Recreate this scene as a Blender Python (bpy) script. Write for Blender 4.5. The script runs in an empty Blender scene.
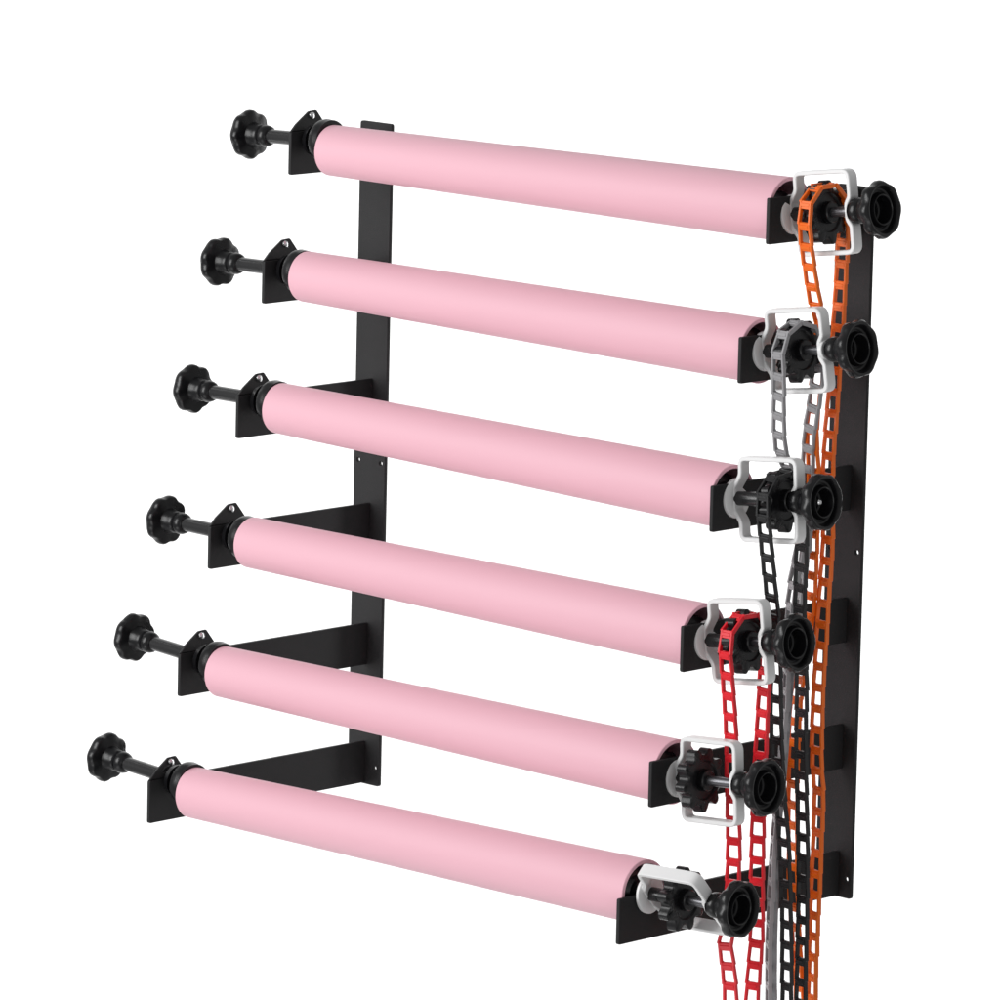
import bpy, bmesh, math, random
from mathutils import Vector, Matrix

# ------------------------------------------------------------------ scene, camera, light
scene = bpy.context.scene
CAM_LOC=(4.3677,-4.3401,1.4707)
CAM_ROT=((0.7117,0.7022,0.0221),(-0.1211,0.0916,0.9884),(-0.6920,0.7061,-0.1502))
FOCAL=6179.52; PPX=477.05; PPY=375.47
R_LEFT=0.0252; R_RIGHT=0.0304
TUBES=[((0.0000,-0.0959,0.7682),(0.6000,-0.0922,0.7710)),((0.0000,-0.1286,0.6446),(0.6000,-0.1258,0.6421)),((0.0000,-0.1610,0.5157),(0.6000,-0.1599,0.5087)),((0.0000,-0.1966,0.3847),(0.6000,-0.1941,0.3825)),((0.0000,-0.2332,0.2592),(0.6000,-0.2277,0.2592)),((0.0000,-0.2696,0.1423),(0.6000,-0.2653,0.1515))]
ARMS=[(-0.1196,0.7415),(-0.1530,0.6151),(-0.1857,0.4830),(-0.2206,0.3553),(-0.2587,0.2316),(-0.2972,0.1088)]
PLATE=(-0.0586,-0.0137,0.6250,0.1073,0.7867)
RAX=[((0.6106,-0.0922,0.7675),(0.7197,-0.0922,0.7820)),((0.6085,-0.1258,0.6423),(0.7265,-0.1258,0.6574)),((0.6109,-0.1599,0.5087),(0.7186,-0.1599,0.5179)),((0.6096,-0.1941,0.3795),(0.7212,-0.1941,0.3920)),((0.6101,-0.2277,0.2553),(0.7199,-0.2277,0.2619)),((0.6237,-0.2653,0.1523),(0.7262,-0.2653,0.1554))]
LAX=[((-0.0563,-0.0959,0.7749),(-0.1232,-0.0959,0.7726)),((-0.0579,-0.1286,0.6475),(-0.1294,-0.1286,0.6457)),((-0.0596,-0.1610,0.5202),(-0.1314,-0.1610,0.5194)),((-0.0636,-0.1966,0.3890),(-0.1299,-0.1966,0.3899)),((-0.0639,-0.2332,0.2698),(-0.1349,-0.2332,0.2741)),((-0.0643,-0.2696,0.1529),(-0.1326,-0.2696,0.1567))]
SPROCKETS=[(0.6461,-0.0922,0.7722),(0.6490,-0.1258,0.6475),(0.6651,-0.1599,0.5133),(0.6554,-0.1941,0.3846),(0.6350,-0.2277,0.2568),(0.6511,-0.2653,0.1532)]
CHAIN_ORANGE=([(0.6461,-0.1161,0.7489),(0.6454,-0.1084,0.7204),(0.6443,-0.0990,0.6917),(0.6432,-0.0867,0.6626),(0.6414,-0.0895,0.6159),(0.6396,-0.0922,0.5692),(0.6374,-0.0848,0.5212),(0.6344,-0.0812,0.4544),(0.6302,-0.0781,0.3967),(0.6280,-0.0822,0.3589),(0.6280,-0.0890,0.3218),(0.6280,-0.0911,0.2744),(0.6280,-0.0899,0.2170),(0.6280,-0.0877,0.1688),(0.6280,-0.0842,0.1203),(0.6280,-0.0777,0.0711),(0.6280,-0.0713,0.0218),(0.6280,-0.0693,-0.0222)],
 [(0.6461,-0.0645,0.7449),(0.6460,-0.0655,0.7077),(0.6459,-0.0674,0.6612),(0.6457,-0.0711,0.5960),(0.6456,-0.0744,0.5494),(0.6455,-0.0744,0.5212),(0.6454,-0.0716,0.4644),(0.6452,-0.0745,0.4080),(0.6451,-0.0764,0.3608),(0.6450,-0.0783,0.3136),(0.6450,-0.0771,0.2563),(0.6450,-0.0729,0.2271),(0.6450,-0.0726,0.1888),(0.6450,-0.0732,0.1409),(0.6450,-0.0739,0.0930),(0.6450,-0.0736,0.0255),(0.6450,-0.0730,-0.0181)])
CHAIN_GREY=([(0.6490,-0.1508,0.6226),(0.6423,-0.1417,0.5837),(0.6373,-0.1320,0.5542),(0.6340,-0.1119,0.5283),(0.6340,-0.0953,0.4983),(0.6340,-0.0952,0.4654),(0.6340,-0.1023,0.4379),(0.6340,-0.1080,0.4103),(0.6346,-0.1108,0.3635),(0.6352,-0.1122,0.3164),(0.6357,-0.1152,0.2790),(0.6363,-0.1194,0.2322),(0.6369,-0.1250,0.1855),(0.6376,-0.1275,0.1288),(0.6382,-0.1289,0.0813),(0.6388,-0.1274,0.0333),(0.6393,-0.1262,-0.0100)],
 [(0.6490,-0.0970,0.6222),(0.6452,-0.0958,0.5983),(0.6396,-0.0951,0.5695),(0.6340,-0.0900,0.5354),(0.6340,-0.0871,0.5022),(0.6340,-0.0906,0.4554),(0.6340,-0.0954,0.4088),(0.6345,-0.1013,0.3718),(0.6351,-0.1055,0.3250),(0.6356,-0.1085,0.2876),(0.6362,-0.1127,0.2407),(0.6368,-0.1183,0.1940),(0.6374,-0.1196,0.1466),(0.6382,-0.1204,0.0800),(0.6388,-0.1190,0.0319),(0.6393,-0.1177,-0.0115)])
CHAIN_BLACK=([(0.6651,-0.1821,0.4888),(0.6627,-0.1723,0.4502),(0.6598,-0.1600,0.4016),(0.6574,-0.1529,0.3629),(0.6550,-0.1485,0.3244),(0.6550,-0.1455,0.2863),(0.6550,-0.1392,0.2382),(0.6550,-0.1315,0.1897),(0.6550,-0.1266,0.1414),(0.6550,-0.1230,0.0931),(0.6550,-0.1205,0.0353),(0.6550,-0.1185,-0.0082)],
 [(0.6651,-0.1310,0.4831),(0.6619,-0.1271,0.4448),(0.6588,-0.1232,0.4064),(0.6580,-0.1192,0.3682),(0.6580,-0.1161,0.3301),(0.6580,-0.1153,0.2827),(0.6580,-0.1118,0.2348),(0.6580,-0.1082,0.1868),(0.6580,-0.1056,0.1292),(0.6580,-0.1049,0.0812),(0.6580,-0.1041,0.0332),(0.6580,-0.1021,-0.0104)])
CHAIN_RED=([(0.6554,-0.2176,0.3615),(0.6544,-0.2108,0.3231),(0.6533,-0.2053,0.2848),(0.6520,-0.2005,0.2370),(0.6520,-0.1975,0.1989),(0.6520,-0.1973,0.1612),(0.6520,-0.1998,0.1238),(0.6520,-0.2057,0.1011),(0.6520,-0.1992,0.0764),(0.6520,-0.1953,0.0472),(0.6520,-0.1935,0.0042)],
 [(0.6554,-0.1655,0.3548),(0.6544,-0.1654,0.3171),(0.6533,-0.1654,0.2793),(0.6523,-0.1653,0.2414),(0.6520,-0.1648,0.2035),(0.6520,-0.1641,0.1561),(0.6520,-0.1620,0.1083),(0.6520,-0.1636,0.0800),(0.6520,-0.1661,0.0424),(0.6520,-0.1671,-0.0004)])
random.seed(4)
C = scene.collection

cam_data = bpy.data.cameras.new('camera')
cam_data.sensor_width = 36.0
cam_data.lens = FOCAL / 1000.0 * 36.0
cam_data.shift_x = (500.0 - PPX) / 1000.0
cam_data.shift_y = (PPY - 500.0) / 1000.0
cam_data.clip_start = 0.1
cam_data.clip_end = 60.0
cam = bpy.data.objects.new('camera', cam_data)
right, up, fwd = (Vector(v) for v in CAM_ROT)
rot = Matrix((right, up, -fwd)).transposed()
cam.matrix_world = Matrix.Translation(Vector(CAM_LOC)) @ rot.to_4x4()
C.objects.link(cam)
scene.camera = cam

world = bpy.data.worlds.new('World')
scene.world = world
world.use_nodes = True
world.node_tree.nodes['Background'].inputs['Color'].default_value = (1.0, 1.0, 1.0, 1)
world.node_tree.nodes['Background'].inputs['Strength'].default_value = 0.36

scene.view_settings.view_transform = 'Standard'
scene.view_settings.look = 'None'
scene.view_settings.exposure = 0.0
scene.view_settings.gamma = 1.0
scene.view_settings.use_curve_mapping = False
scene.render.engine = 'CYCLES'
scene.cycles.use_denoising = True

VIEW = Vector((fwd.x, fwd.y, 0)).normalized()          # horizontal viewing direction
SIDE = Vector((right.x, right.y, 0)).normalized()
MID = Vector((0.30, -0.12, 0.45))                      # middle of the rack

def area_lamp(name, loc, target, sx, sy, watts, color=(1, 1, 1)):
    d = bpy.data.lights.new(name, 'AREA')
    d.shape = 'RECTANGLE'; d.size = sx; d.size_y = sy; d.energy = watts; d.color = color
    o = bpy.data.objects.new(name, d)
    o.location = loc
    o.rotation_euler = (Vector(target) - Vector(loc)).to_track_quat('-Z', 'Y').to_euler()
    C.objects.link(o)
    return o

# lamps: a large key in front and to the left of the rack, an added weak fill by the camera,
# an added low fill, and an added pair that wash the background white
KEY_W, FILL_W, BACK_W = 97.0, 8.5, 30.0
area_lamp('key_softbox', MID + Vector((-1.25, -3.2, 1.15)), MID, 1.5, 2.6, KEY_W)
area_lamp('added_fill', MID - VIEW * 3.4 + SIDE * 1.3 + Vector((0, 0, -0.2)), MID, 0.9, 1.6, FILL_W)  # added to brighten the chains and faces turned to the camera
area_lamp('added_low_fill', MID + Vector((-0.5, -2.4, -2.2)), MID, 1.6, 1.0, 13.0)  # added from below to lift the undersides of the rolls
BACK = MID + VIEW * 2.4
for s in (-1, 1):
    area_lamp('added_background_wash', BACK - VIEW * 1.4 + SIDE * s * 1.5 + Vector((0, 0, 0.1)), BACK + SIDE * s * 0.30, 1.0, 2.0, BACK_W)  # added lamps that bring the backdrop up to white

# ------------------------------------------------------------------ materials
def material(name, color, rough=0.5, bump=0.0, bump_scale=600.0, metallic=0.0, spec=0.5, mottled=0.0, mottle_scale=12.0, coat=0.0, stretch=None):
    m = bpy.data.materials.new(name)
    m.use_nodes = True
    nt = m.node_tree
    b = nt.nodes['Principled BSDF']
    b.inputs['Base Color'].default_value = (*color, 1)
    b.inputs['Roughness'].default_value = rough
    b.inputs['Metallic'].default_value = metallic
    b.inputs['Specular IOR Level'].default_value = spec
    b.inputs['Coat Weight'].default_value = coat
    tc = nt.nodes.new('ShaderNodeTexCoord')
    vec = tc.outputs['Object']
    if stretch:
        mp = nt.nodes.new('ShaderNodeMapping')
        mp.inputs['Scale'].default_value = stretch
        nt.links.new(vec, mp.inputs['Vector']); vec = mp.outputs['Vector']
    if mottled > 0:
        n = nt.nodes.new('ShaderNodeTexNoise')
        n.inputs['Scale'].default_value = mottle_scale
        n.inputs['Detail'].default_value = 5
        nt.links.new(vec, n.inputs['Vector'])
        mix = nt.nodes.new('ShaderNodeMix'); mix.data_type = 'RGBA'
        mix.inputs['A'].default_value = (*[c * (1 - mottled) for c in color], 1)
        mix.inputs['B'].default_value = (*[min(1, c * (1 + mottled)) for c in color], 1)
        nt.links.new(n.outputs['Fac'], mix.inputs['Factor'])
        nt.links.new(mix.outputs['Result'], b.inputs['Base Color'])
        rr = nt.nodes.new('ShaderNodeMapRange')
        rr.inputs['To Min'].default_value = max(0.05, rough - 0.08)
        rr.inputs['To Max'].default_value = rough + 0.08
        nt.links.new(n.outputs['Fac'], rr.inputs['Value'])
        nt.links.new(rr.outputs['Result'], b.inputs['Roughness'])
    if bump > 0:
        n2 = nt.nodes.new('ShaderNodeTexNoise')
        n2.inputs['Scale'].default_value = bump_scale
        n2.inputs['Detail'].default_value = 3
        nt.links.new(vec, n2.inputs['Vector'])
        bp = nt.nodes.new('ShaderNodeBump')
        bp.inputs['Strength'].default_value = bump
        bp.inputs['Distance'].default_value = 0.001
        nt.links.new(n2.outputs['Fac'], bp.inputs['Height'])
        nt.links.new(bp.outputs['Normal'], b.inputs['Normal'])
    return m

M_STEEL = material('black powder coated steel', (0.023, 0.023, 0.024), 0.56, 0.25, 900, mottled=0.12, mottle_scale=40, spec=0.22)
M_KNOB = material('black moulded plastic', (0.005, 0.005, 0.006), 0.29, 0.10, 700, mottled=0.15, mottle_scale=60, spec=0.4)
M_ROD = material('black oxide rod', (0.014, 0.014, 0.015), 0.26, 0.04, 900, spec=0.6)
M_PIN = material('grey steel pin', (0.16, 0.16, 0.17), 0.33, metallic=0.9)
M_SCREW = material('bright zinc screw', (0.75, 0.75, 0.76), 0.25, metallic=1.0)
M_WHITE = material('white moulded plastic', (0.88, 0.88, 0.88), 0.35, 0.05, 500)
M_PINK = material('pink backdrop paper', (0.86, 0.488, 0.570), 0.50, 0.10, 150, mottled=0.018, mottle_scale=9, spec=0.38, stretch=(0.4, 1, 1))
M_ORANGE = material('orange chain plastic', (0.95, 0.165, 0.007), 0.38, mottled=0.06, mottle_scale=80)
M_GREY = material('grey chain plastic', (0.33, 0.325, 0.335), 0.42, mottled=0.08, mottle_scale=80)
M_BLACK = material('black chain plastic', (0.012, 0.012, 0.013), 0.36, mottled=0.1, mottle_scale=80)
M_RED = material('red chain plastic', (0.80, 0.011, 0.024), 0.38, mottled=0.06, mottle_scale=80)
M_BACK = material('white background paper', (0.86, 0.86, 0.86), 0.8, mottled=0.005, mottle_scale=1)

# ------------------------------------------------------------------ helpers
def mesh_object(name, bm, mat, parent=None, smooth=None, bevel=0.0, segs=2):
    bmesh.ops.recalc_face_normals(bm, faces=bm.faces)
    me = bpy.data.meshes.new(name)
    bm.to_mesh(me); bm.free()
    me.materials.append(mat)
    return link_mesh(name, me, parent, smooth, bevel, segs)

def link_mesh(name, me, parent=None, smooth=None, bevel=0.0, segs=2):
    if smooth is not None:
        me.shade_smooth()
        me.set_sharp_from_angle(angle=math.radians(smooth))
    o = bpy.data.objects.new(name, me)
    C.objects.link(o)
    if parent: o.parent = parent
    if bevel > 0:
        b = o.modifiers.new('bevel', 'BEVEL')
        b.width = bevel; b.segments = segs; b.limit_method = 'ANGLE'; b.angle_limit = math.radians(40)
    return o

def thing(name, label, cat, matrix=None, group=None):
    o = bpy.data.objects.new(name, None)
    o.empty_display_size = 0.03
    if matrix is not None: o.matrix_world = matrix
    C.objects.link(o)
    tag(o, label, cat, group)
    return o

def tag(o, label, cat, group=None):
    o['label'] = label; o['category'] = cat
    if group: o['group'] = group

def copy_tree(o, parent=None):
    c = o.copy(); C.objects.link(c)
    if parent: c.parent = parent
    for ch in list(o.children): copy_tree(ch, c)
    return c

def add_box(bm, lo, hi, taper=None):
    vs = [bm.verts.new((x, y, z)) for z in (lo[2], hi[2]) for y in (lo[1], hi[1]) for x in (lo[0], hi[0])]
    for f in ((0, 2, 3, 1), (4, 5, 7, 6), (0, 1, 5, 4), (2, 6, 7, 3), (0, 4, 6, 2), (1, 3, 7, 5)):
        bm.faces.new([vs[i] for i in f])
    return vs

def add_lathe(bm, profile, n=48, lobes=8):
    """surface of revolution about local x; profile rows are (x, radius[, lobe amplitude])"""
    rings = []
    for row in profile:
        x, r = row[0], row[1]; a = row[2] if len(row) > 2 else 0.0
        if r <= 1e-6:
            rings.append([bm.verts.new((x, 0, 0))]); continue
        ring = []
        for k in range(n):
            t = 2 * math.pi * k / n
            w = math.cos(lobes * t)
            rr = r + a * (w if w > 0 else 1.5 * w)
            ring.append(bm.verts.new((x, rr * math.cos(t), rr * math.sin(t))))
        rings.append(ring)
    for a, b in zip(rings, rings[1:]):
        if len(a) == 1 and len(b) == 1: continue
        for k in range(n):
            k2 = (k + 1) % n
            if len(a) == 1: bm.faces.new((a[0], b[k], b[k2]))
            elif len(b) == 1: bm.faces.new((a[k], b[0], a[k2]))
            else: bm.faces.new((a[k], b[k], b[k2], a[k2]))

def rounded(pts, radii, seg=5):
    """2D polygon with rounded corners"""
    out = []; n = len(pts)
    for i, p in enumerate(pts):
        r = radii[i] if isinstance(radii, (list, tuple)) else radii
        p = Vector(p); a = Vector(pts[i - 1]) - p; b = Vector(pts[(i + 1) % n]) - p
        if r <= 0: out.append(p); continue
        ang = a.angle(b); t = min(r / math.tan(ang / 2), a.length * .49, b.length * .49)
        p0 = p + a.normalized() * t; p1 = p + b.normalized() * t
        for k in range(seg + 1):
            u = k / seg
            out.append((1 - u) ** 2 * p0 + 2 * u * (1 - u) * p + u * u * p1)
    return out

def cut_sheet(outline, holes, thick, bevel):
    """flat sheet with real holes; returns a mesh in local xy, thickness centred on z"""
    cu = bpy.data.curves.new('sheet', 'CURVE')
    cu.dimensions = '2D'; cu.fill_mode = 'BOTH'
    cu.extrude = thick / 2 - bevel; cu.bevel_depth = bevel; cu.bevel_resolution = 1; cu.offset = -bevel
    def spline(pts):
        s = cu.splines.new('POLY'); s.points.add(len(pts) - 1); s.use_cyclic_u = True
        for q, p in zip(s.points, pts): q.co = (p[0], p[1], 0, 1)
    spline(outline)
    for (hx, hy, hr) in holes:
        spline([(hx + hr * math.cos(2 * math.pi * k / 20), hy + hr * math.sin(2 * math.pi * k / 20)) for k in range(20)])
    tmp = bpy.data.objects.new('sheet', cu)
    C.objects.link(tmp)
    bpy.context.view_layer.update()
    me = bpy.data.meshes.new_from_object(tmp.evaluated_get(bpy.context.evaluated_depsgraph_get()))
    bpy.data.objects.remove(tmp); bpy.data.curves.remove(cu)
    return me

def sheet_part(name, outline, holes, thick, frame, mat, parent, bevel=0.0005):
    me = cut_sheet(outline, holes, thick, bevel)
    me.transform(frame)
    me.materials.clear(); me.materials.append(mat)
    return link_mesh(name, me, parent, smooth=35)

ORD = ['topmost', 'second', 'third', 'fourth', 'fifth', 'lowest']

# ------------------------------------------------------------------ background
bm = bmesh.new()
prof = []
FLOOR = -1.3
for k in range(13):                                     # floor, curve, wall
    t = math.pi / 2 * k / 12
    prof.append((-0.9 + 0.9 * math.sin(t), FLOOR + 0.9 - 0.9 * math.cos(t)))
prof = [(-3.4, FLOOR)] + prof + [(0.0, 4.0)]
rows = []
for (dpt, z) in prof:
    rows.append([bm.verts.new((BACK.x + VIEW.x * dpt + SIDE.x * s, BACK.y + VIEW.y * dpt + SIDE.y * s, z)) for s in (-1.7, 0, 1.7)])
for a, b in zip(rows, rows[1:]):
    for k in range(2): bm.faces.new((a[k], a[k + 1], b[k + 1], b[k]))
bg = mesh_object('backdrop', bm, M_BACK, smooth=60)
bg['kind'] = 'structure'

# ------------------------------------------------------------------ wall brackets
H = 0.0431
XL0, XL1, XR1, ZB, ZT = PLATE
ARM_T = 0.004
SAG = (0, 0, 0.003, 0.002, 0, 0)          # the right-hand arms droop a little
def wall_bracket(x0, x1, arm_right_face, label, hooded):
    mid = (x0 + x1) / 2
    t = thing('wall_bracket', label, 'wall bracket', Matrix.Translation((mid, 0, ZB)), 'black wall brackets carrying the rolls')
    w = (x1 - x0) / 2; h = ZT - ZB
    holes = []
    for z in (0.0185, 0.3335, h - 0.0185):
        for s in (-1, 1): holes.append((s * (w - 0.0062), z, 0.0024))
    frame = Matrix(((1, 0, 0, 0), (0, 0, -1, 0.002), (0, 1, 0, 0), (0, 0, 0, 1)))   # local xy -> xz, front face at y = 0
    sheet_part('mounting_plate', rounded([(-w, 0), (w, 0), (w, h), (-w, h)], 0.003), holes, 0.004, frame, M_STEEL, t)
    ax = arm_right_face - ARM_T / 2 - mid
    for i, (yf, zb) in enumerate(ARMS):
        if not hooded: yf -= 0.0070
        z0 = zb - ZB - (0.0 if hooded else SAG[i]); L = -yf
        # the arm is an upright strip of steel lying in the yz plane
        fr = Matrix(((0, 0, 1, ax), (1, 0, 0, yf), (0, 1, 0, z0), (0, 0, 0, 1)))
        drop = (0.013, 0.012, 0, 0, 0, 0)[i] if hooded else 0.0     # the two short arms taper towards the plate
        out = rounded([(0, 0), (L - 0.0002, 0), (L - 0.0002, H - drop), (0.056, H), (0, H)], [0.0025, 0, 0, 0, 0.002])
        arm = sheet_part('arm', out, [], ARM_T, fr, M_STEEL, t)
        if hooded:
            # locking tab bent away at the top of the arm's end, with its screw
            bend = math.radians(16)
            base = Matrix(((0, 0, 1, ax), (1, 0, 0, yf), (0, 1, 0, z0 + H + 0.0002), (0, 0, 0, 1)))
            tilt = Matrix.Rotation(-bend, 4, 'X')
            tab = sheet_part('locking_tab', rounded([(0.0005, 0), (0.051, 0), (0.046, 0.0085), (0.0395, 0.0195), (0.0300, 0.0190), (0.010, 0.0075)], [0, 0.002, 0.003, 0.003, 0.004, 0.004]), [], 0.0036, base @ tilt, M_STEEL, arm)
            bm = bmesh.new()
            add_lathe(bm, [(0, 0), (0, 0.0036), (0.0014, 0.0033), (0.0022, 0.0020), (0.0024, 0)], 20)
            sc_ = Matrix(((1, 0, 0, 0), (0, 1, 0, 0), (0, 0, 1, 0), (0, 0, 0, 1)))
            # screw axis is the tab's normal (sheet local z)
            m = base @ tilt @ Matrix.Translation((0.0315, 0.0140, 0.0018)) @ Matrix(((0, 0, 1, 0), (0, 1, 0, 0), (1, 0, 0, 0), (0, 0, 0, 1)))
            for v in bm.verts: v.co = m @ v.co
            mesh_object('screw', bm, M_SCREW, arm, smooth=40)
    return t

wall_bracket(XL0, XL1, -0.034, 'black steel wall bracket whose six arms carry the chainless left ends of the pink rolls', True)
wall_bracket(XR1 - (XL1 - XL0), XR1, 0.6098, 'black steel wall bracket standing behind the coloured chains at the right ends', False)

# ------------------------------------------------------------------ rolls
ROLL_LABEL = [
    'topmost pink backdrop roll, above the roll with the grey chain',
    'second pink backdrop roll from the top, the one beside the grey chain sprocket',
    'third pink backdrop roll from the top, the one beside the black chain sprocket',
    'fourth pink backdrop roll from the top, the one beside the red chain sprocket',
    'fifth pink backdrop roll from the top, beside the upright bare sprocket',
    'lowest pink backdrop roll, beside the tilted white chain guard']
for i, (a, b) in enumerate(TUBES):
    a, b = Vector(a), Vector(b)
    u = (b - a).normalized(); Ln = (b - a).length + 0.0045
    q = Vector((1, 0, 0)).rotation_difference(u)
    bm = bmesh.new()
    rows = []
    n = 40
    for k in range(n + 1):
        f = k / n
        rows.append((Ln * f, R_LEFT + (R_RIGHT - R_LEFT) * f))
    wl = 0.0034
    first, last = rows[0], rows[-1]
    prof = [(first[0], first[1] - wl), (first[0], first[1] - 0.0006), (first[0] + 0.0006, first[1])] + rows[1:-1] + \
           [(last[0] - 0.0006, last[1]), (last[0], last[1] - 0.0006), (last[0], last[1] - wl), (Ln * 0.5, (R_LEFT + R_RIGHT) / 2 - wl), (first[0], first[1] - wl)]
    add_lathe(bm, prof, 96)
    bmesh.ops.remove_doubles(bm, verts=bm.verts, dist=1e-6)
    o = mesh_object('backdrop_roll', bm, M_PINK, smooth=35)
    o.location = a; o.rotation_mode = 'QUATERNION'; o.rotation_quaternion = q
    tag(o, ROLL_LABEL[i], 'backdrop roll', 'pink backdrop rolls on the arms')

# ------------------------------------------------------------------ expanders
def axis_matrix(origin, direction):
    x = Vector(direction).normalized()
    z = (Vector((0, 0, 1)) - x * x.z).normalized()
    y = z.cross(x)
    m = Matrix((x, y, z)).transposed().to_4x4()
    m.translation = Vector(origin)
    return m

def knob_mesh(bm, x, s=1.0):
    """scalloped hand knob, outer face at x, hub pointing to -x"""
    p = [(-.0370, 0), (-.0370, .0072), (-.0366, .0084), (-.0350, .0102), (-.0320, .0112), (-.0285, .0115), (-.0255, .0110), (-.0245, .0102), (-.0240, .0107), (-.0228, .0112),
         (-.0200, .0116), (-.0150, .0124), (-.0118, .0136, .0001), (-.0110, .0175, .0004), (-.0106, .0220, .0008), (-.0098, .0240, .0009), (-.0082, .0250, .0009), (-.0040, .0253, .0008), (-.0020, .0250, .0007), (-.0006, .0242, .0004), (0, .0230, .0001),
         (-.0004, .0214), (-.0024, .0202), (-.0064, .0192), (-.0070, .0176), (-.0066, .0156), (-.0030, .0142), (-.0016, .0137), (-.0014, .0130), (-.0020, .0124), (-.0060, .0116), (-.0140, .0106), (-.0148, .0090), (-.0140, .0050), (-.0148, .0046), (-.0148, 0)]
    add_lathe(bm, [(x + r[0] * s, r[1] * s) + ((r[2] * s,) if len(r) > 2 else ()) for r in p], 96, 8)

def sprocket_mesh(bm, x, w=0.0125, teeth=9):
    ro, ri = 0.0300, 0.0235
    n = teeth * 12
    prof = []
    for k in range(n):
        t = 2 * math.pi * k / n
        c = 0.5 + 0.5 * math.cos(teeth * t)
        c = c * c * (3 - 2 * c)
        r = ri + (ro - ri) * c
        prof.append((r, t))
    xs = [(-w / 2, .93), (-w / 2 + .0012, 1.0), (w / 2 - .0012, 1.0), (w / 2, .93)]
    rings = [[bm.verts.new((x + dx, r * k * math.cos(t), r * k * math.sin(t))) for r, t in prof] for dx, k in xs]
    dish = [[bm.verts.new((x + s * dx, rr * math.cos(t), rr * math.sin(t))) for r, t in prof] for s in (-1, 1) for dx, rr in ((w / 2, .0185), (w / 2 - .002, .0172), (w / 2 - .002, .0100))]
    def bridge(a, b):
        for k in range(n): bm.faces.new((a[k], a[(k + 1) % n], b[(k + 1) % n], b[k]))
    for a, b in zip(rings, rings[1:]): bridge(a, b)
    bridge(rings[0], dish[0]); bridge(dish[0], dish[1]); bridge(dish[1], dish[2])
    bridge(rings[3], dish[3]); bridge(dish[3], dish[4]); bridge(dish[4], dish[5])
    add_lathe(bm, [(x - w / 2 - .006, 0), (x - w / 2 - .006, .0088), (x - w / 2 - .005, .0098), (x - .002, .0108), (x + .002, .0108), (x + w / 2 + .004, .0098), (x + w / 2 + .005, .0088), (x + w / 2 + .005, 0)], 40)

def guard_mesh(bm, x0, x1, h=0.0395, t=0.0042, d=0.0064):
    """closed white strap that loops round the sprocket; x0, x1 outer sides in local x"""
    apex = x0 - 0.0085
    pts = [(x0, -h), (x1, -h), (x1, -.013), (x1 - .0042, -.0065), (x1 - .0042, .0065), (x1, .013), (x1, h), (x0, h), (x0, .0225), (apex, .0105), (apex, -.0105), (x0, -.0225)]
    rad = [.0095, .0095, .006, .006, .006, .006, .0095, .0095, .008, .010, .010, .008]
    c = rounded(pts, rad, 6)
    n = len(c)
    outer, inner = [], []
    for i in range(n):
        tg = (c[(i + 1) % n] - c[i - 1]).normalized()
        nn = Vector((-tg.y, tg.x))                       # inward for a counter-clockwise loop
        outer.append(c[i]); inner.append(c[i] + nn * t)
    e = 0.0007
    loops = []
    for off, y in ((e, -d), (0, -d + e), (0, d - e), (e, d), (t - e, d), (t, d - e), (t, -d + e), (t - e, -d)):
        f = off / t
        loops.append([bm.verts.new((o.x + (i_.x - o.x) * f, y, o.y + (i_.y - o.y) * f)) for o, i_ in zip(outer, inner)])
    for a, b in zip(loops, loops[1:] + loops[:1]):
        for k in range(n): bm.faces.new((a[k], a[(k + 1) % n], b[(k + 1) % n], b[k]))
    # eyelet round the rod on the outer side
    add_lathe(bm, [(x1 - .0062, .0060), (x1 - .0062, .0086), (x1 - .0056, .0092), (x1 - .0018, .0092), (x1 - .0012, .0086), (x1 - .0012, .0060), (x1 - .0062, .0060)], 36)

# left ends: rod, collars, plug and hand knob
LEFT_GROUP = 'plain roll expanders at the left ends'
proto = None
left_label = ['topmost chainless expander, black scalloped knob left of the top pink roll',
              'second chainless expander from the top, black scalloped knob left of the second pink roll',
              'third chainless expander from the top, black scalloped knob left of the third pink roll',
              'fourth chainless expander from the top, black scalloped knob left of the fourth pink roll',
              'fifth chainless expander from the top, black scalloped knob left of the fifth pink roll',
              'lowest chainless expander, black scalloped knob left of the bottom pink roll']
for i, (a, b) in enumerate(LAX):
    a, b = Vector(a), Vector(b)
    m = axis_matrix(a + (b - a) * ((-0.034 - a.x) / (b.x - a.x)), b - a)   # origin where the rod meets the arm, x towards the knob
    if proto is None:
        proto = thing('roll_expander', left_label[i], 'roll expander', None, LEFT_GROUP)
        bm = bmesh.new(); knob_mesh(bm, 0.0, 0.955); mesh_object('knob', bm, M_KNOB, proto, smooth=30)
        bm = bmesh.new(); add_lathe(bm, [(-.040, 0), (-.040, .0070), (.066, .0070), (.066, 0)], 36); mesh_object('rod', bm, M_ROD, proto, smooth=30)
        bm = bmesh.new()
        add_lathe(bm, [(-.0045, 0), (-.0045, .0125), (-.0065, .0150), (-.0120, .0160), (-.0125, .0120), (-.0185, .0120), (-.0195, .0185), (-.0215, .0212), (-.0255, .0220), (-.0285, .0215), (-.0330, .0212), (-.0332, .0110), (-.060, .0100), (-.060, 0)], 56)
        mesh_object('plug', bm, M_KNOB, proto, smooth=30)
        bm = bmesh.new(); add_lathe(bm, [(.0022, 0), (.0022, .0118), (.0040, .0125), (.0070, .0112), (.0100, .0074), (.0100, 0)], 36); mesh_object('collar', bm, M_ROD, proto, smooth=30)
        o = proto
    else:
        o = copy_tree(proto)
        o['label'] = left_label[i]
    o.matrix_world = m @ Matrix.Rotation(0.35 * i, 4, 'X')
    next(c for c in o.children if c.name.startswith('knob')).location.x = (b - a).length * (-0.034 - b.x) / (a.x - b.x) + 0.0005

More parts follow.
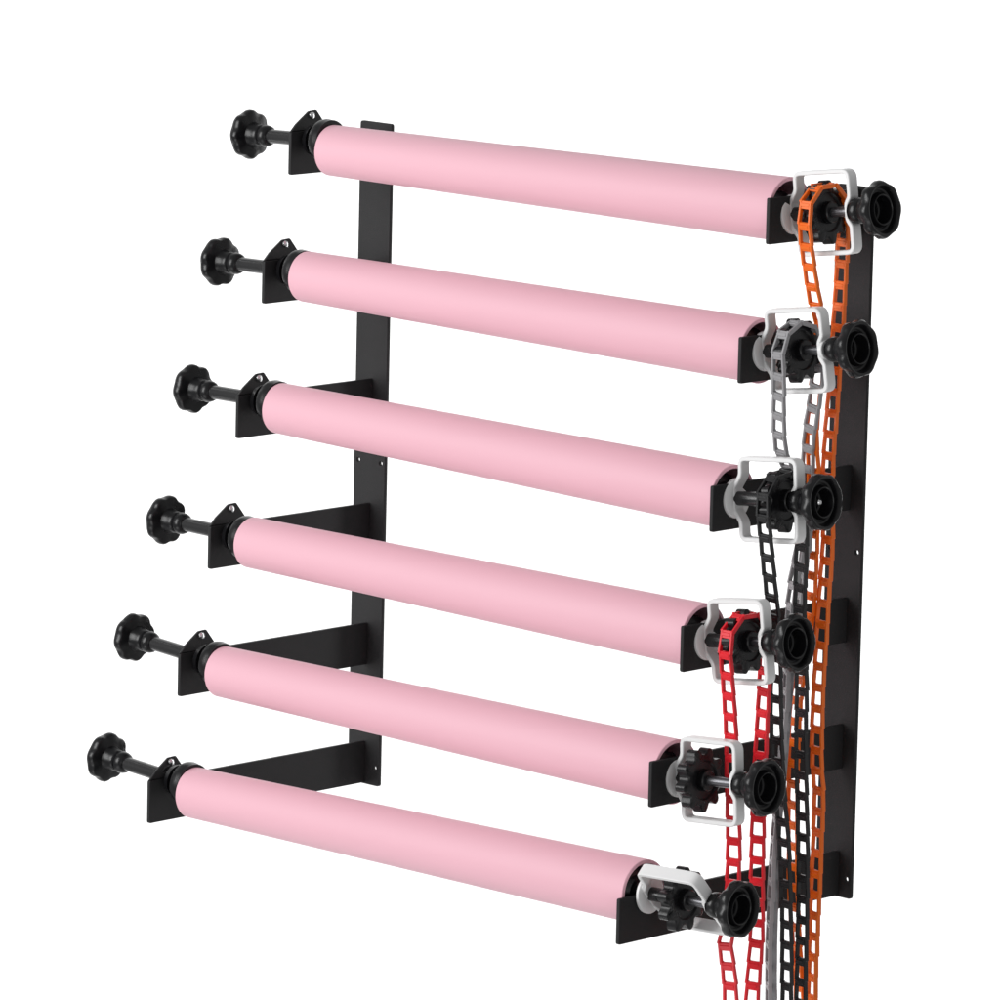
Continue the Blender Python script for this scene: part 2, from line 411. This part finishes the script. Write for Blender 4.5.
# right ends: the chain-driven expanders
RIGHT_GROUP = 'chain expanders at the right ends'
right_label = ['topmost chain expander, its sprocket wound with the orange chain inside a white guard',
               'chain expander with the grey chain over its sprocket, second from the top',
               'chain expander with the black chain on its sprocket, bright rod tip in its knob',
               'chain expander with the red chain over its sprocket, fourth from the top',
               'chain expander with a bare black sprocket in an upright white guard, fifth from the top',
               'lowest chain expander, bare sprocket under a white guard tilted forward']
GUARD = [(0.6165, 0.6845), (0.6170, 0.6860), (0.6170, 0.6885), (0.6170, 0.6850), (0.6165, 0.6845), (0.6200, 0.6920)]
TURN = [0, 2, -2, 1, 0, 42]
for i, (a, b) in enumerate(RAX):
    a, b = Vector(a), Vector(b) + Vector((-0.0058, 0.0068, 0))
    o = thing('chain_expander', right_label[i], 'chain expander', axis_matrix(a + (b - a) * ((0.600 - a.x) / (b.x - a.x)), b - a), RIGHT_GROUP)
    k = (b - a).length / abs(b.x - a.x)
    s_knob = (b.x - 0.600) * k; k *= 0.955; s_sp = (SPROCKETS[i][0] - 0.600) * k
    g0, g1 = (GUARD[i][0] - 0.600) * k, (GUARD[i][1] - 0.600) * k
    bm = bmesh.new(); knob_mesh(bm, s_knob, 1.04)
    for v in bm.verts:
        y, z = v.co.y, v.co.z; ang = 0.5 * i
        v.co.y = y * math.cos(ang) - z * math.sin(ang); v.co.z = y * math.sin(ang) + z * math.cos(ang)
    kn = mesh_object('knob', bm, M_KNOB, o, smooth=30)
    if i == 2:
        bm = bmesh.new(); add_lathe(bm, [(s_knob - .0158, 0), (s_knob - .0158, .0030), (s_knob - .0072, .0028), (s_knob - .0062, .0018), (s_knob - .0060, 0)], 24); mesh_object('rod_tip', bm, M_SCREW, kn, smooth=30)
    bm = bmesh.new(); add_lathe(bm, [(-.020, 0), (-.020, .0066), (s_sp, .0066), (s_sp, 0)], 36); mesh_object('sleeve', bm, M_ROD, o, smooth=30)
    bm = bmesh.new(); add_lathe(bm, [(s_sp - .001, 0), (s_sp - .001, .0047), (s_knob - .034, .0047), (s_knob - .034, 0)], 32); mesh_object('rod', bm, M_PIN, o, smooth=30)
    bm = bmesh.new(); add_lathe(bm, [(-.0020, 0), (-.0020, .0120), (-.0050, .0150), (-.0060, .0218), (-.0066, .0226), (-.0140, .0226), (-.0146, .0215), (-.0146, 0)], 56); mesh_object('plug', bm, M_KNOB, o, smooth=30)
    bm = bmesh.new(); sprocket_mesh(bm, s_sp)
    rot_ = Matrix.Rotation(0.3 * i, 4, 'X')
    for v in bm.verts: v.co = rot_ @ v.co
    mesh_object('sprocket', bm, M_KNOB, o, smooth=35)
    bm = bmesh.new(); guard_mesh(bm, g0, g1)
    rot_ = Matrix.Rotation(math.radians(TURN[i]), 4, 'X')
    for v in bm.verts: v.co = rot_ @ v.co
    g = mesh_object('chain_guard', bm, M_WHITE, o, smooth=40)
    bm = bmesh.new(); add_lathe(bm, [(g0 - .0092, .0068), (g0 - .0092, .0176), (g0 - .0084, .0186), (g0 - .0060, .0186), (g0 - .0052, .0176), (g0 - .0052, .0068), (g0 - .0092, .0068)], 48); mesh_object('flange', bm, M_WHITE, g, smooth=40)

# ------------------------------------------------------------------ chains
PITCH = 0.0199
def link_mesh_data(name, mat):
    bm = bmesh.new()
    hp = PITCH / 2; d = 0.0021
    for s in (-1, 1):
        z0, z1 = -hp - 0.0012, hp + 0.0012
        v = add_box(bm, (-0.00115, -d, z0), (0.00115, d, z1))
        for q in v:
            q.co.x += s * (0.0066 if q.co.z < 0 else 0.0056)
    add_box(bm, (-0.0056, -0.0016, hp - 0.0068), (0.0056, 0.0016, hp + 0.0008))
    add_box(bm, (-0.0049, -0.0025, hp - 0.0046), (0.0049, 0.0012, hp - 0.0014))
    bmesh.ops.recalc_face_normals(bm, faces=bm.faces)
    bmesh.ops.bevel(bm, geom=bm.edges[:], offset=0.00035, segments=1, affect='EDGES')
    me = bpy.data.meshes.new(name); bm.to_mesh(me); bm.free()
    me.materials.append(mat)
    return me

def catmull(pts, step=0.002):
    out = []
    n = len(pts)
    for i in range(n - 1):
        p0 = pts[max(0, i - 1)]; p1 = pts[i]; p2 = pts[i + 1]; p3 = pts[min(n - 1, i + 2)]
        m = max(2, int((p2 - p1).length / step))
        for k in range(m):
            t = k / m
            out.append(0.5 * ((2 * p1) + (-p0 + p2) * t + (2 * p0 - 5 * p1 + 4 * p2 - p3) * t * t + (-p0 + 3 * p1 - 3 * p2 + p3) * t ** 3))
    out.append(pts[-1])
    return out

def resample(pts, step):
    out = [pts[0].copy()]; acc = 0.0
    for a, b in zip(pts, pts[1:]):
        seg = (b - a).length
        if seg < 1e-9: continue
        while acc + seg >= step:
            a = a + (b - a) * ((step - acc) / seg)
            seg = (b - a).length; acc = 0.0
            out.append(a.copy())
            if seg < 1e-9: break
        acc += seg
    return out

def pull_chain(name, label, mat, data, sp, twist):
    front, back = ([Vector(p) for p in side] for side in data)
    sp = Vector(sp)
    R = 0.0272
    arc = []
    for k in range(15):
        t = math.pi - math.pi * k / 14
        arc.append(sp + Vector((0, R * math.cos(t), R * math.sin(t))))
    path = list(reversed(front)) + arc + back
    # close the loop below
    lo0, lo1 = path[-1], path[0]
    mid = (lo0 + lo1) / 2; half = (lo1 - lo0) / 2
    dip = max(0.02, half.length * 1.3)
    loop = []
    for k in range(1, 8):
        t = math.pi * k / 8
        loop.append(mid - half * math.cos(t) - Vector((0, 0, dip * math.sin(t))))
    base = Vector((mid.x, mid.y, min(lo0.z, lo1.z) - dip))
    curve = catmull(path + loop + [path[0]])
    pts = resample(curve, PITCH)
    root = thing('pull_chain', label, 'chain', Matrix.Translation(sp), 'coloured ladder chains hanging from the sprockets')
    me = link_mesh_data('link', mat)
    nfront = len(front); total = 0
    top_z = sp.z
    for a, b in zip(pts, pts[1:]):
        c = (a + b) / 2
        up_ = (a - b).normalized()                        # towards the start of the path
        X = Vector((1, 0, 0))
        w = (X - up_ * X.dot(up_)).normalized()
        is_front = total < (len(pts) * 0.5)
        ang = math.radians(twist(c.z, is_front) + random.uniform(-3, 3))
        if is_front: up2 = -up_
        else: up2 = up_
        w = Matrix.Rotation(ang, 3, Vector((0, 0, 1)) if abs(up_.z) > 0.5 else up_) @ w
        w = (w - up2 * w.dot(up2)).normalized()
        nrm = up2.cross(w)
        o = bpy.data.objects.new('link', me)
        C.objects.link(o)
        o.parent = root
        mm = Matrix((w, nrm, up2)).transposed().to_4x4()
        mm.translation = c - sp
        o.matrix_basis = mm
        total += 1
    return total

def ramp(z, z0, a0, z1, a1):
    t = min(1, max(0, (z - z0) / (z1 - z0)))
    return a0 + (a1 - a0) * t

n1 = pull_chain('orange', 'orange ladder chain looped over the topmost sprocket and hanging past all the others', M_ORANGE, CHAIN_ORANGE, SPROCKETS[0],
                lambda z, f: ramp(z, 0.08, -14, 0.30, 0))
n2 = pull_chain('grey', 'grey ladder chain looped over the second sprocket, twisted edge-on towards its lower end', M_GREY, CHAIN_GREY, SPROCKETS[1],
                lambda z, f: ramp(z, 0.36, -34 if f else -50, 0.50, 0))
n3 = pull_chain('black', 'black ladder chain looped over the third sprocket and hanging in front of the orange one', M_BLACK, CHAIN_BLACK, SPROCKETS[2],
                lambda z, f: ramp(z, 0.10, -6, 0.35, 0))
n4 = pull_chain('red', 'red ladder chain looped over the fourth sprocket, hanging left of the other chains', M_RED, CHAIN_RED, SPROCKETS[3],
                lambda z, f: ramp(z, 0.20, 16, 0.33, 0))
print('links', n1, n2, n3, n4)
